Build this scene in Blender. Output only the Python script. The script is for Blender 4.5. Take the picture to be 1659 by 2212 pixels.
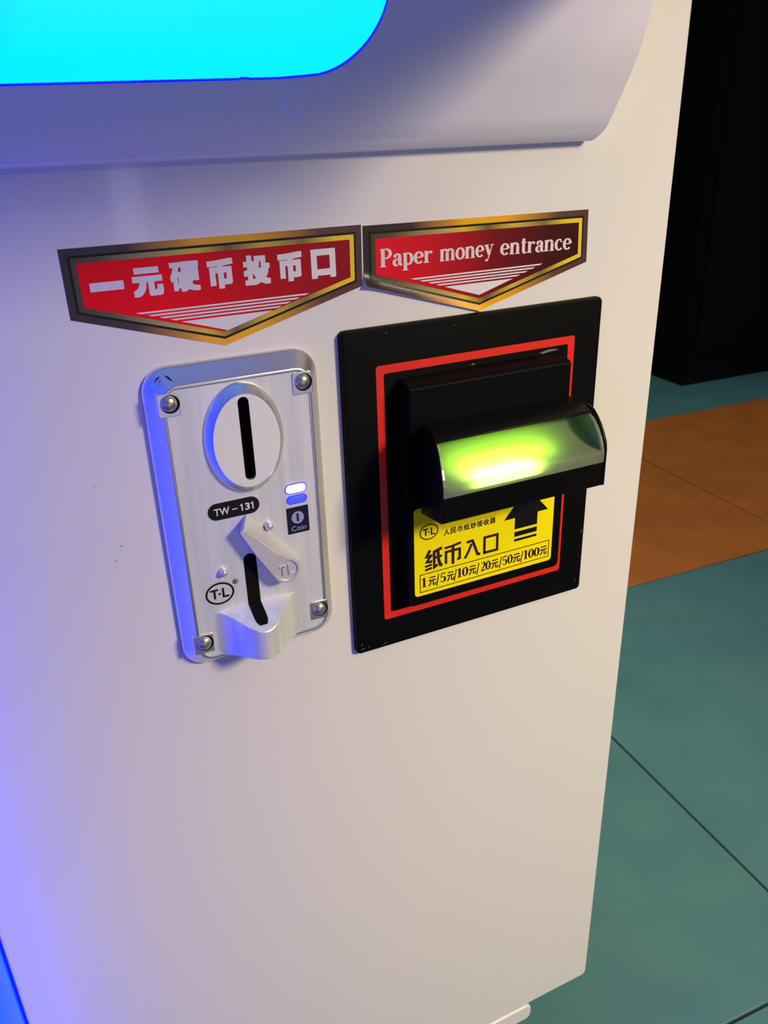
import bpy, bmesh, math, random
from mathutils import Vector, Matrix

# ---------------------------------------------------------------- scene, camera, light
scene = bpy.context.scene
COL = scene.collection
for o in list(bpy.data.objects):
    bpy.data.objects.remove(o, do_unlink=True)
FZ = 594.0                      # the coin unit's upper left corner hangs 594 mm over the floor
def W(x, y, z):                 # cabinet millimetres -> world metres
    return Vector((x / 1000.0, y / 1000.0, (z + FZ) / 1000.0))

cam_d = bpy.data.cameras.new('camera')
cam = bpy.data.objects.new('camera', cam_d); COL.objects.link(cam)
cam.location = W(-42.08, -288.42, 74.40)
cam.rotation_euler = (1.12950220, 0.0304678178, -0.449521172)
cam_d.sensor_fit = 'VERTICAL'; cam_d.sensor_height = 24.0; cam_d.lens = 1784.405 / 2212 * 24.0
cam_d.clip_start = 0.01; cam_d.clip_end = 50
cam_d.dof.use_dof = True; cam_d.dof.focus_distance = 0.345; cam_d.dof.aperture_fstop = 22.0
scene.camera = cam

world = bpy.data.worlds.new('world'); scene.world = world
world.use_nodes = True
bg = world.node_tree.nodes['Background']
bg.inputs[0].default_value = (0.78, 0.76, 1.0, 1); bg.inputs[1].default_value = 0.072

def area_light(name, loc, target, size, power, color, size_y=None):
    d = bpy.data.lights.new(name, 'AREA'); d.energy = power; d.color = color
    d.size = size
    if size_y: d.shape = 'RECTANGLE'; d.size_y = size_y
    o = bpy.data.objects.new(name, d); COL.objects.link(o)
    o.location = loc
    o.rotation_euler = (Vector(target) - Vector(loc)).to_track_quat('-Z', 'Y').to_euler()
    return o
def spot_light(name, loc, target, angle, blend, radius, power, color):
    d = bpy.data.lights.new(name, 'SPOT'); d.energy = power; d.color = color
    d.spot_size = math.radians(angle); d.spot_blend = blend; d.shadow_soft_size = radius
    o = bpy.data.objects.new(name, d); COL.objects.link(o); o.location = loc
    o.rotation_euler = (Vector(target) - Vector(loc)).to_track_quat('-Z', 'Y').to_euler()
    return o
spot_light('standing_lamp', (0.80, -1.15, 1.185), (0.36, 0.0, 0.33), 50, 1.0, 0.13, 97, (1.0, 0.84, 0.54))
spot_light('ceiling_spotlight', (1.00, -1.20, 2.00), (0.45, 0.0, 0.44), 44, 1.0, 0.32, 25, (1.0, 0.83, 0.56))
spot_light('aisle_ceiling_spotlight', (1.05, 0.75, 2.40), (1.05, 0.70, 0.0), 66, 1.0, 0.15, 75, (1.0, 0.92, 0.82))
area_light('blue_side_fill', (-1.1, -1.2, 0.35), (0.0, 0.0, 0.55), 0.8, 3.6, (0.14, 0.10, 1.0))  # added blue fill from the left, with no machine behind it

area_light('violet_front_fill', (0.25, -1.4, 0.20), (0.10, 0.0, 0.66), 0.7, 1.4, (0.62, 0.54, 1.0))  # added violet fill, low in front, to brighten the deck
area_light('aisle_tube_light', (0.335, -2.0, 0.49), (0.0, 0.0, 0.62), 0.075, 0.16, (0.9, 0.9, 1.0), 0.20)
area_light('aisle_green_sign', (0.66, -2.0, 0.47), (0.05, 0.0, 0.62), 0.16, 0.07, (0.25, 1.0, 0.5), 0.09)
vs = scene.view_settings
vs.view_transform = 'Standard'; vs.look = 'None'; vs.exposure = 0.0; vs.gamma = 1.0
vs.use_curve_mapping = False

# ---------------------------------------------------------------- materials
def mat(name, color, rough=0.5, metal=0.0, coat=0.0, spec=0.5):
    m = bpy.data.materials.new(name); m.use_nodes = True
    b = m.node_tree.nodes['Principled BSDF']
    b.inputs['Base Color'].default_value = (*color, 1)
    b.inputs['Roughness'].default_value = rough
    b.inputs['Metallic'].default_value = metal
    b.inputs['Coat Weight'].default_value = coat
    b.inputs['Coat Roughness'].default_value = 0.06
    b.inputs['Specular IOR Level'].default_value = spec
    return m
def nodes(m):
    return m.node_tree.nodes, m.node_tree.links, m.node_tree.nodes['Principled BSDF']
def coords(m, scale=(1, 1, 1), kind='Object'):
    n, l, b = nodes(m)
    tc = n.new('ShaderNodeTexCoord'); mp = n.new('ShaderNodeMapping')
    mp.inputs['Scale'].default_value = scale
    l.new(tc.outputs[kind], mp.inputs[0]); return mp.outputs[0]
def add_bump(m, scale, strength, dist=0.0002, stretch=(1, 1, 1), detail=3):
    n, l, b = nodes(m)
    t = n.new('ShaderNodeTexNoise'); t.inputs['Scale'].default_value = scale; t.inputs['Detail'].default_value = detail
    l.new(coords(m, stretch), t.inputs[0])
    bp = n.new('ShaderNodeBump'); bp.inputs['Strength'].default_value = strength; bp.inputs['Distance'].default_value = dist
    l.new(t.outputs[0], bp.inputs['Height']); l.new(bp.outputs[0], b.inputs['Normal'])
    return t
def mottle(m, c0, c1, scale, stretch=(1, 1, 1), lo=0.35, hi=0.65, detail=4):
    n, l, b = nodes(m)
    t = n.new('ShaderNodeTexNoise'); t.inputs['Scale'].default_value = scale; t.inputs['Detail'].default_value = detail
    l.new(coords(m, stretch), t.inputs[0])
    r = n.new('ShaderNodeValToRGB')
    r.color_ramp.elements[0].position = lo; r.color_ramp.elements[0].color = (*c0, 1)
    r.color_ramp.elements[1].position = hi; r.color_ramp.elements[1].color = (*c1, 1)
    l.new(t.outputs[0], r.inputs[0]); l.new(r.outputs[0], b.inputs['Base Color'])
def emit(name, color, strength):
    m = bpy.data.materials.new(name); m.use_nodes = True
    n = m.node_tree.nodes; b = n['Principled BSDF']
    b.inputs['Base Color'].default_value = (*[min(1, c * .3) for c in color], 1)
    b.inputs['Roughness'].default_value = 0.35
    b.inputs['Emission Color'].default_value = (*color, 1)
    b.inputs['Emission Strength'].default_value = strength
    return m
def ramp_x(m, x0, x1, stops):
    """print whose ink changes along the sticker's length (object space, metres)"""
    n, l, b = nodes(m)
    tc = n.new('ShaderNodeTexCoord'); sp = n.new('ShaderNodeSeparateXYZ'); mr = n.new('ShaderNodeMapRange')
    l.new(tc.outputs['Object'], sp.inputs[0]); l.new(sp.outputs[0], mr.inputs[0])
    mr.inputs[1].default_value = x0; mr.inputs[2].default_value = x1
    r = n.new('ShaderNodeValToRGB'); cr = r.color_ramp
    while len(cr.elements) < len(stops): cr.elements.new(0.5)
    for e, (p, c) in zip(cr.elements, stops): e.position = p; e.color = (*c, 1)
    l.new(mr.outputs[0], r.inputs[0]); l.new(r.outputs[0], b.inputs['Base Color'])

M = {}
M['white'] = mat('white_gloss_paint', (0.80, 0.78, 0.745), 0.34, 0, 0.35)
add_bump(M['white'], 420, 0.2, 0.00012)
M['deck'] = mat('violet_lit_moulded_plastic', (0.86, 0.83, 0.96), 0.5, 0, 0.0, 0.35)  # lavender tint puts the violet light on the deck into its colour
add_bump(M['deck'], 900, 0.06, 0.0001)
M['silver'] = mat('silver_cast_metal', (0.72, 0.72, 0.71), 0.30, 0.88)
add_bump(M['silver'], 1500, 0.05, 0.00008)
M['brushed'] = mat('brushed_silver_face', (0.70, 0.705, 0.70), 0.40, 0.38)
add_bump(M['brushed'], 900, 0.10, 0.00006, (1, 1, 0.04))
mottle(M['brushed'], (0.78, 0.80, 0.81), (0.92, 0.93, 0.93), 260, (1, 1, 0.05))
M['satin'] = mat('satin_silver', (0.92, 0.93, 0.88), 0.5, 0.15)
M['lever'] = mat('lever_zinc', (0.70, 0.68, 0.71), 0.4, 0.35)
M['spout'] = mat('spout_silver', (0.76, 0.77, 0.78), 0.36, 0.5)
M['rivet'] = mat('rivet_steel', (0.58, 0.53, 0.44), 0.32, 0.85)
M['stud'] = mat('stud_steel', (0.72, 0.69, 0.72), 0.35, 0.6)
M['black_slot'] = mat('slot_black', (0.004, 0.004, 0.004), 0.8, 0, 0, 0.1)
M['black_ink'] = mat('black_ink', (0.006, 0.006, 0.007), 0.4, 0, 0, 0.3)
M['white_ink'] = mat('white_ink', (0.78, 0.74, 0.76), 0.5)
M['pink_ink'] = mat('pale_pink_ink', (0.80, 0.66, 0.66), 0.5)
M['navy'] = mat('navy_ink', (0.004, 0.005, 0.02), 0.35)
M['lilac'] = mat('lilac_ink', (0.36, 0.33, 0.66), 0.5)
M['clear'] = mat('clear_film', (0.80, 0.80, 0.80), 0.35, 0.3)
M['black'] = mat('black_plastic', (0.003, 0.003, 0.0035), 0.5, 0, 0, 0.07)
add_bump(M['black'], 2600, 0.08, 0.00006)
M['black_gloss'] = mat('black_smooth_plastic', (0.003, 0.003, 0.0035), 0.36, 0, 0, 0.12)
add_bump(M['black_gloss'], 1800, 0.10, 0.00006)
M['chip'] = mat('worn_edge', (0.16, 0.16, 0.18), 0.5)
M['red_print'] = mat('red_print', (0.78, 0.020, 0.008), 0.45)
M['yellow'] = mat('yellow_label', (1.0, 0.86, 0.0), 0.5, 0, 0, 0.2)
M['brown_ink'] = mat('dark_brown_ink', (0.025, 0.006, 0.004), 0.5)
M['rubber'] = mat('black_rubber', (0.01, 0.01, 0.01), 0.7)
M['dark_cab'] = mat('black_cabinet_paint', (0.007, 0.006, 0.0055), 0.55, 0, 0, 0.15)
M['led_white'] = emit('led_white_blue', (0.55, 0.62, 1.0), 9.0)
M['led_blue'] = emit('led_blue', (0.07, 0.10, 1.0), 0.9)
M['led_rim'] = emit('led_rim_blue', (0.03, 0.04, 1.0), 0.9)
M['cyan'] = emit('cyan_light_panel', (0.0, 0.25, 1.0), 2.8)
M['blue_rim'] = emit('blue_acrylic_rim', (0.0, 0.01, 1.0), 0.9)
M['column'] = emit('blue_light_column', (0.0, 0.018, 1.0), 6.0)
# uneven panel glow: noise varies the emission between bluer and more cyan
def panel_noise_glow(m):
    n, l, b = nodes(m)
    tc = n.new('ShaderNodeTexCoord')
    t = n.new('ShaderNodeTexNoise'); t.inputs['Scale'].default_value = 14; t.inputs['Detail'].default_value = 0
    l.new(tc.outputs['Object'], t.inputs[0])
    r = n.new('ShaderNodeValToRGB')
    r.color_ramp.elements[0].position = 0.36; r.color_ramp.elements[0].color = (0.0, 0.20, 1.0, 1)
    r.color_ramp.elements[1].position = 0.60; r.color_ramp.elements[1].color = (0.0, 0.32, 1.0, 1)
    l.new(t.outputs[0], r.inputs[0]); l.new(r.outputs[0], b.inputs['Emission Color'])
panel_noise_glow(M['cyan'])
def lens_material():
    m = bpy.data.materials.new('frosted_clear_lens'); m.use_nodes = True
    n, l = m.node_tree.nodes, m.node_tree.links
    out = n['Material Output']; n.remove(n['Principled BSDF'])
    tr = n.new('ShaderNodeBsdfTranslucent'); tr.inputs[0].default_value = (0.72, 0.86, 0.55, 1)
    df = n.new('ShaderNodeBsdfDiffuse'); df.inputs[0].default_value = (0.42, 0.48, 0.36, 1)
    gl = n.new('ShaderNodeBsdfGlossy'); gl.inputs[1].default_value = 0.18
    tp = n.new('ShaderNodeBsdfTransparent'); tp.inputs[0].default_value = (0.8, 0.95, 0.7, 1)
    m1 = n.new('ShaderNodeMixShader'); m1.inputs[0].default_value = 0.40
    l.new(tr.outputs[0], m1.inputs[1]); l.new(df.outputs[0], m1.inputs[2])
    m2 = n.new('ShaderNodeMixShader'); m2.inputs[0].default_value = 0.22
    l.new(m1.outputs[0], m2.inputs[1]); l.new(tp.outputs[0], m2.inputs[2])
    m3 = n.new('ShaderNodeMixShader'); m3.inputs[0].default_value = 0.05
    l.new(m2.outputs[0], m3.inputs[1]); l.new(gl.outputs[0], m3.inputs[2])
    l.new(m3.outputs[0], out.inputs[0]); return m
M['lens'] = lens_material()
def tile_mat(name, c0, c1):
    m = mat(name, c0, 0.55); mottle(m, c0, c1, 9.0, (1, 1, 1), 0.3, 0.7, 6)
    add_bump(m, 160, 0.25, 0.0006); return m
M['teal'] = tile_mat('teal_rubber_tile', (0.060, 0.20, 0.225), (0.080, 0.24, 0.255))
M['orange'] = tile_mat('orange_rubber_tile', (0.40, 0.125, 0.018), (0.50, 0.165, 0.022))
M['grout'] = mat('floor_joint', (0.012, 0.018, 0.018), 0.8)
M['wall'] = mat('dark_wall', (0.012, 0.011, 0.011), 0.7)

# ---------------------------------------------------------------- mesh helpers (millimetres in the cabinet frame)
class MB:
    def __init__(s): s.v = []; s.f = []
    def add(s, vs, fs):
        k = len(s.v); s.v += [tuple(p) for p in vs]; s.f += [tuple(k + i for i in f) for f in fs]; return s
    def box(s, x0, x1, y0, y1, z0, z1):
        v = [(x, y, z) for x in (x0, x1) for y in (y0, y1) for z in (z0, z1)]
        return s.add(v, [(0, 1, 3, 2), (4, 6, 7, 5), (0, 4, 5, 1), (2, 3, 7, 6), (0, 2, 6, 4), (1, 5, 7, 3)])
    def loft(s, rings, cap0=True, cap1=True):
        n = len(rings[0]); k = len(s.v)
        for r in rings: s.v += [tuple(p) for p in r]
        for a in range(len(rings) - 1):
            for i in range(n):
                j = (i + 1) % n
                s.f.append((k + a * n + i, k + a * n + j, k + (a + 1) * n + j, k + (a + 1) * n + i))
        if cap0: s.f.append(tuple(k + i for i in reversed(range(n))))
        if cap1: s.f.append(tuple(k + (len(rings) - 1) * n + i for i in range(n)))
        return s
    def prism(s, outline, y0, y1):          # outline in x,z ; extruded in y
        return s.loft([[(x, y0, z) for x, z in outline], [(x, y1, z) for x, z in outline]])
    def prism_x(s, prof, x0, x1):           # profile in y,z ; extruded in x
        return s.loft([[(x0, y, z) for y, z in prof], [(x1, y, z) for y, z in prof]])
    def flat(s, outline, y):
        return s.add([(x, y, z) for x, z in outline], [tuple(range(len(outline)))])
    def ring(s, outer, inner, y):           # flat band between two loops of equal length
        n = len(outer)
        return s.add([(x, y, z) for x, z in outer] + [(x, y, z) for x, z in inner],
                     [(i, (i + 1) % n, n + (i + 1) % n, n + i) for i in range(n)])
    def dome(s, x, y, z, r, h, nr=28, nh=7):
        rings = []
        for a in range(nh):
            t = a / nh * math.pi / 2
            rings.append([(x + r * math.cos(t) * math.cos(i * 2 * math.pi / nr), y - h * math.sin(t),
                           z + r * math.cos(t) * math.sin(i * 2 * math.pi / nr)) for i in range(nr)])
        s.loft(rings, True, False); k = len(s.v); s.v.append((x, y - h, z))
        for i in range(nr): s.f.append((k - nr + i, k - nr + (i + 1) % nr, k))
        return s
    def build(s, name, m, parent=None, base=None, smooth=False, bevel=0, seg=2, angle=30):
        """base: the owning thing's base point; vertices are stored relative to it"""
        bs = W(*base) if base else (parent['_b'] if parent else Vector((0, 0, 0)))
        bs = Vector(bs)
        me = bpy.data.meshes.new(name)
        me.from_pydata([tuple(W(*p) - bs) for p in s.v], [], s.f); me.update()
        bm = bmesh.new(); bm.from_mesh(me)
        if len(s.f) > 1: bmesh.ops.recalc_face_normals(bm, faces=bm.faces)
        bm.to_mesh(me); bm.free()
        if smooth:
            me.polygons.foreach_set('use_smooth', [True] * len(me.polygons)); me.set_sharp_from_angle(angle=math.radians(angle))
        me.materials.append(m if not isinstance(m, str) else M[m])
        o = bpy.data.objects.new(name, me); COL.objects.link(o)
        if parent: o.parent = parent; BASES[o.name] = bs
        else: o.location = bs; BASES[o.name] = bs
        if bevel:
            bv = o.modifiers.new('bevel', 'BEVEL'); bv.width = bevel / 1000.0; bv.segments = seg
            bv.limit_method = 'ANGLE'; bv.angle_limit = math.radians(35); bv.harden_normals = False
            if not smooth:
                me.polygons.foreach_set('use_smooth', [True] * len(me.polygons)); me.set_sharp_from_angle(angle=math.radians(angle))
        return o
BASES = {}
_b0 = MB.build
def _build(s, name, m, parent=None, base=None, **k):
    if base is None and parent is not None:
        # hand the base on as millimetres
        b = BASES[parent.name]; base = (b.x * 1000, b.y * 1000, b.z * 1000 - FZ)
    return _b0(s, name, m, parent, base, **k)
MB.build = _build

def thing(name, label, cat, base, group=None):
    o = bpy.data.objects.new(name, None); COL.objects.link(o)
    o.location = W(*base); BASES[o.name] = W(*base)
    o.empty_display_size = 0.02
    o['label'] = label; o['category'] = cat
    if group: o['group'] = group
    return o

def rr(x0, x1, z0, z1, r, n=8):             # rounded rectangle, counter-clockwise
    p = []
    for cx, cz, a0 in ((x1 - r, z1 - r, 0), (x0 + r, z1 - r, 90), (x0 + r, z0 + r, 180), (x1 - r, z0 + r, 270)):
        for i in range(n + 1):
            a = math.radians(a0 + 90 * i / n); p.append((cx + r * math.cos(a), cz + r * math.sin(a)))
    return p
def ell(cx, cz, a, b, n=48):
    return [(cx + a * math.cos(2 * math.pi * i / n), cz + b * math.sin(2 * math.pi * i / n)) for i in range(n)]
def at_y(loop, y): return [(x, y, z) for x, z in loop]
def inset_poly(pts, d):                     # inward offset of a clockwise/ccw convex polygon
    n = len(pts); area = sum(pts[i][0] * pts[(i + 1) % n][1] - pts[(i + 1) % n][0] * pts[i][1] for i in range(n))
    sg = 1 if area > 0 else -1; out = []
    for i in range(n):
        p0, p1, p2 = Vector(pts[i - 1]), Vector(pts[i]), Vector(pts[(i + 1) % n])
        a = (p1 - p0).normalized(); b = (p2 - p1).normalized()
        na = Vector((-a.y, a.x)) * sg; nb = Vector((-b.y, b.x)) * sg
        m_ = (na + nb); m_ = m_ / (m_.length_squared / 2)
        out.append(tuple(p1 + m_ * d))
    return out
def stroke(mb, pts, w, y, ends=0.0, T=None):
    """a pen stroke of given width(s) along a polyline, flat print at depth y"""
    n = len(pts); ws = w if isinstance(w, (list, tuple)) else [w] * n
    L, R = [], []
    for i in range(n):
        a = Vector(pts[max(0, i - 1)]); b = Vector(pts[min(n - 1, i + 1)])
        if i == 0: d0 = d1 = (Vector(pts[1]) - Vector(pts[0])).normalized()
        elif i == n - 1: d0 = d1 = (Vector(pts[-1]) - Vector(pts[-2])).normalized()
        else:
            d0 = (Vector(pts[i]) - Vector(pts[i - 1])).normalized(); d1 = (Vector(pts[i + 1]) - Vector(pts[i])).normalized()
        n0 = Vector((-d0.y, d0.x)); n1 = Vector((-d1.y, d1.x)); m_ = n0 + n1
        m_ = m_ / max(0.6, m_.length_squared / 2)
        p = Vector(pts[i])
        if i == 0: p = p - d0 * ends
        if i == n - 1: p = p + d1 * ends
        L.append(p + m_ * ws[i] / 2); R.append(p - m_ * ws[i] / 2)
    vs_ = L + R
    y -= 0.005 * (len(mb.f) % 11)
    if T: vs_ = [Vector(T(*q)) for q in vs_]
    mb.add([(q.x, y, q.y) for q in vs_], [(i, i + 1, n + i + 1, n + i) for i in range(n - 1)])
def arc(cx, cz, a, b, t0, t1, n=12):
    return [(cx + a * math.cos(math.radians(t0 + (t1 - t0) * i / n)), cz + b * math.sin(math.radians(t0 + (t1 - t0) * i / n))) for i in range(n + 1)]

_TC = {}
def glyphs(text, bold=0.0):
    """filled outlines of text in the built-in typeface: (2-D points, faces)"""
    if (text, bold) in _TC: return _TC[(text, bold)]
    cu = bpy.data.curves.new('tmp_text', 'FONT'); cu.body = text; cu.offset = bold; cu.resolution_u = 4
    ob = bpy.data.objects.new('tmp_text', cu); COL.objects.link(ob)
    dg = bpy.context.evaluated_depsgraph_get(); dg.update()
    me = ob.evaluated_get(dg).to_mesh()
    res = ([(v.co.x, v.co.y) for v in me.vertices], [tuple(p.vertices) for p in me.polygons])
    ob.evaluated_get(dg).to_mesh_clear()
    bpy.data.objects.remove(ob, do_unlink=True); bpy.data.curves.remove(cu)
    _TC[(text, bold)] = res
    return res
def put_text(mb, text, box, y, bold=0.0, T=None):
    """text squeezed into box x0,x1,z0,z1"""
    pts, fs = glyphs(text, 0.0)
    ax, bx = min(p[0] for p in pts), max(p[0] for p in pts); az, bz = min(p[1] for p in pts), max(p[1] for p in pts)
    x0, x1, z0, z1 = box
    e = bold * (x1 - x0) * (1.0 if len(text) == 1 else 1.0 / len(text))      # heavier strokes: the outline is laid down again around itself
    if z1 - z0 > 2 * e: x0 += e; x1 -= e; z0 += e; z1 -= e
    for k in range(9 if bold else 1):
        dx, dz = [(e, 0), (e, e), (0, e), (-e, e), (-e, 0), (-e, -e), (0, -e), (e, -e), (0, 0)][k if bold else 8]; out = []
        for px, pz in pts:
            q = (x0 + dx + (px - ax) / (bx - ax) * (x1 - x0), z0 + dz + (pz - az) / max(1e-9, bz - az) * (z1 - z0))
            if T: q = T(*q)
            out.append((q[0], y - 0.006 * k, q[1]))
        mb.add(out, fs)

# ---------------------------------------------------------------- floor, wall
FA = math.radians(-2.8)                     # the tiles lie a little askew to the cabinet
CA, SA = math.cos(FA), math.sin(FA)
def fl(x, y): return (x * CA - y * SA, x * SA + y * CA)
fb = MB(); c = [fl(-1296, -1197), fl(2906, -1197), fl(2906, 3011), fl(-1296, 3011)]
fb.loft([[(x, y, -FZ - 30) for x, y in c], [(x, y, -FZ - 1.6) for x, y in c]])
floor = fb.build('floor', 'grout', base=(0, 0, -FZ)); floor['kind'] = 'structure'
xs = [-1296, -696, -96, 504, 1105, 1706, 2306, 2906]; ys = [-1197, -597, 3, 597, 1211, 1811, 2411, 3011]
for j in range(len(ys) - 1):
    for i in range(len(xs) - 1):
        g = 1.1
        q = [fl(xs[i] + g, ys[j] + g), fl(xs[i + 1] - g, ys[j] + g), fl(xs[i + 1] - g, ys[j + 1] - g), fl(xs[i] + g, ys[j + 1] - g)]
        t = MB().loft([[(x, y, -FZ - 6) for x, y in q], [(x, y, -FZ) for x, y in q]])
        t.build('floor_tile', 'orange' if j == 3 else 'teal', floor, bevel=1.2, seg=2)
wb = MB(); q = [fl(-1296, 3011), fl(2906, 3011), fl(2906, 3111), fl(-1296, 3111)]
wb.loft([[(x, y, -FZ - 30) for x, y in q], [(x, y, 2000) for x, y in q]])
wall = wb.build('wall_back', 'wall', base=(0, 3011, -FZ)); wall['kind'] = 'structure'

# ---------------------------------------------------------------- the white game cabinet
cab = thing('game_cabinet', 'white gloss game cabinet with a bulging front deck and glowing cyan panel', 'game cabinet', (-130, 240, -FZ))
body = MB(); body.loft([at_y(rr(-500, 233.8, -461, 900, 5), 0)] and
    [[(x, y, z) for x, z in rr(-500, 233.8, -461.5, 900, 4)] for y in (0, 520)])
body.build('body', 'white', cab, bevel=1.6, seg=3)
pl_o = rr(-454, 188.5, -476, -462.2, 5)
MB().loft([[(x, y, z) for x, z in pl_o] for y in (-0.6, 470)]).build('base_tray', 'white', cab, bevel=1.2, seg=3)
for fx, fy in ((-400, 60), (130, 60), (-400, 420), (130, 420)):
    cs = MB(); cs.box(fx - 28, fx + 28, fy - 28, fy + 28, -480, -475.5)
    for s in (-1, 1): cs.box(fx + s * 16 - 1.5, fx + s * 16 + 1.5, fy - 14, fy + 14, -562, -480)
    ca = cs.build('caster', 'silver', cab, bevel=0.5)
    wh = MB(); prof = [(-11, 20), (-11, 42), (-7, 46), (7, 46), (11, 42), (11, 20)]
    wh.loft([[(fx + px, fy + r * math.cos(a * math.pi / 16), -FZ + 46 + r * math.sin(a * math.pi / 16)) for a in range(32)] for px, r in prof])
    wh.build('wheel', 'rubber', ca, smooth=True)
# bulging deck: profile y,z; the unseen outer shelf is shaped to cast shade below
PROF = [(0, 65.5), (-4.2, 65.2), (-5.6, 65.7), (-7.4, 66.6), (-11.4, 69.1), (-15.4, 74.6), (-18.9, 80.4), (-22.6, 86.4), (-26.1, 92.4), (-28.3, 98),
        (-29.9, 103), (-31.4, 109.3), (-33, 117), (-36.5, 126), (-43, 131), (-70, 139), (-120, 143), (-205, 146), (-212, 149), (-213, 157), (-208, 161), (0, 163)]
def deck_y(z):
    f = [p for p in PROF if p[1] >= 66]
    for a, b in zip(f, f[1:]):
        if a[1] <= z <= b[1]: return a[0] + (b[0] - a[0]) * (z - a[1]) / (b[1] - a[1])
    return -34
dk = MB(); xe = 186.0
rings = [[(x, y, z) for y, z in PROF] for x in (-496, xe - 0.8)]
rings.append([(xe, y * 0.975, 66 + (z - 66) * 0.985 + 0.6) for y, z in PROF])
dk.loft(rings)
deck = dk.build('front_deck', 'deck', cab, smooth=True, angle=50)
# light panel draped on the deck
def panel_right(z, d=0.0):
    T = [(86.9, 52.0), (87.3, 58), (87.8, 64.4), (89.6, 70.2), (92, 74.3), (95.6, 78.5), (100.1, 81.8), (103.8, 83.6), (107.1, 84.6), (113, 85.6), (124, 86), (160, 86)]
    sl = [0] * len(T)
    for i in range(len(T)):
        p, q = T[max(0, i - 1)], T[min(len(T) - 1, i + 1)]; sl[i] = (q[1] - p[1]) / (q[0] - p[0])
    for i in range(len(T) - 1):
        a, b = T[i], T[i + 1]
        if a[0] <= z <= b[0]:
            h = b[0] - a[0]; t = (z - a[0]) / h
            return (2*t**3 - 3*t*t + 1) * a[1] + (t**3 - 2*t*t + t) * h * sl[i] + (3*t*t - 2*t**3) * b[1] + (t**3 - t*t) * h * sl[i + 1] - d
    return T[0][1] - d if z < T[0][0] else 86 - d
def draped(zb_shift, d, lift):
    mb = MB(); zs = [86.9, 87.1, 87.3, 87.5, 87.8, 88.1, 88.5, 89, 89.6, 90.2, 90.8, 91.4, 92, 92.8, 93.7, 94.6, 95.6, 96.7, 97.8, 98.9, 100.1, 101, 102, 103, 103.8, 105.4, 107.1, 108.5, 110, 113, 118, 124]
    lefts = [-480, -300, -200, -150, -100, -60, -30, -10, 10, 26, 36, 38.9, 39.8, 40.6, 41.4, 42.3, 46]
    cols = len(lefts) + 13; grid = []
    for z in zs:
        xr = panel_right(z, d); row = []
        for x in lefts + [46 + (xr - 46) * k / 14 for k in range(1, 15)]:
            # the lower edge drops slightly to the left; a small nick sits in it
            zz = z + zb_shift - max(0, (52 - x)) * 0.0119 * max(0, 1 - (z - 86.9) / 8)
            if z == 86.9 and abs(x - 40.6) < 1.7: zz += 1.0 * (1 - abs(x - 40.6) / 1.7)
            row.append((x, deck_y(zz) - lift, zz))
        grid.append(row)
    for r in grid: mb.v += r
    n = cols + 1
    for a in range(len(zs) - 1):
        for i in range(cols): mb.f.append((a * n + i, a * n + i + 1, (a + 1) * n + i + 1, (a + 1) * n + i))
    return mb
rim = draped(0, 0, 0.25).build('panel_rim', 'blue_rim', cab, smooth=True); rim['label'] = 'deep blue acrylic edge around the lit panel'
pn = draped(0.62, 0.62, 0.5).build('light_panel', 'cyan', cab, smooth=True); pn['label'] = 'glowing cyan light panel'
# round plug in the deck
cx, cz = 57.2, 80.2; pg = MB()
for r0, r1, h0, h1 in ((2.6, 3.2, .01, .07), (3.2, 3.8, .07, .0)):
    A = [(cx + r0 * math.cos(i * math.pi / 18), cz + r0 * math.sin(i * math.pi / 18)) for i in range(36)]
    B = [(cx + r1 * math.cos(i * math.pi / 18), cz + r1 * math.sin(i * math.pi / 18)) for i in range(36)]
    pg.add([(x, deck_y(z) - h0, z) for x, z in A] + [(x, deck_y(z) - h1, z) for x, z in B], [(i, (i + 1) % 36, 36 + (i + 1) % 36, 36 + i) for i in range(36)])
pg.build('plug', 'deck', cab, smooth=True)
# blue light column left of the coin unit
colp = [(-93.6, 0.4), (-93.6, -3)]
pc = []
for i in range(15):
    a = math.radians(90 * i / 14); pc.append((-128 + 34.4 * math.cos(a), -3 - 36 * math.sin(a)))
for i in range(1, 15):
    a = math.radians(90 + 90 * i / 14); pc.append((-128 + 34.4 * math.cos(a), -3 - 36 * math.sin(a)))
loop = [(-93.6, 0.4)] + pc + [(-162.4, 0.4)]
cl = MB().loft([[(x, y, z) for x, y in loop] for z in (-455, -452, 58, 60)])
lc = cl.build('light_column', 'column', cab, smooth=True); lc['label'] = 'glowing blue rounded light column'
rm = MB().box(-93.6, -92.4, -2.4, 0.3, -455, 60).build('column_rim', 'blue_rim', cab, bevel=0.3)
# chips and specks in the paint
chip_m = mat('paint_chip', (0.45, 0.42, 0.42), 0.6)
for x, z, r in ((-20.8, -39.3, .42), (-15.7, -64.7, .55), (-18.6, -70.2, .5), (26.7, -143, .25), (36.1, -143.9, .3), (71.7, -15.6, .28), (-50.8, -180.1, .3), (70, -22, .2), (24, -150, .2)):
    MB().flat([(x + r * math.cos(i), z + r * .7 * math.sin(i)) for i in [k * math.pi / 4 for k in range(8)]], -0.04).build('paint_chip', chip_m, cab)

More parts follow.
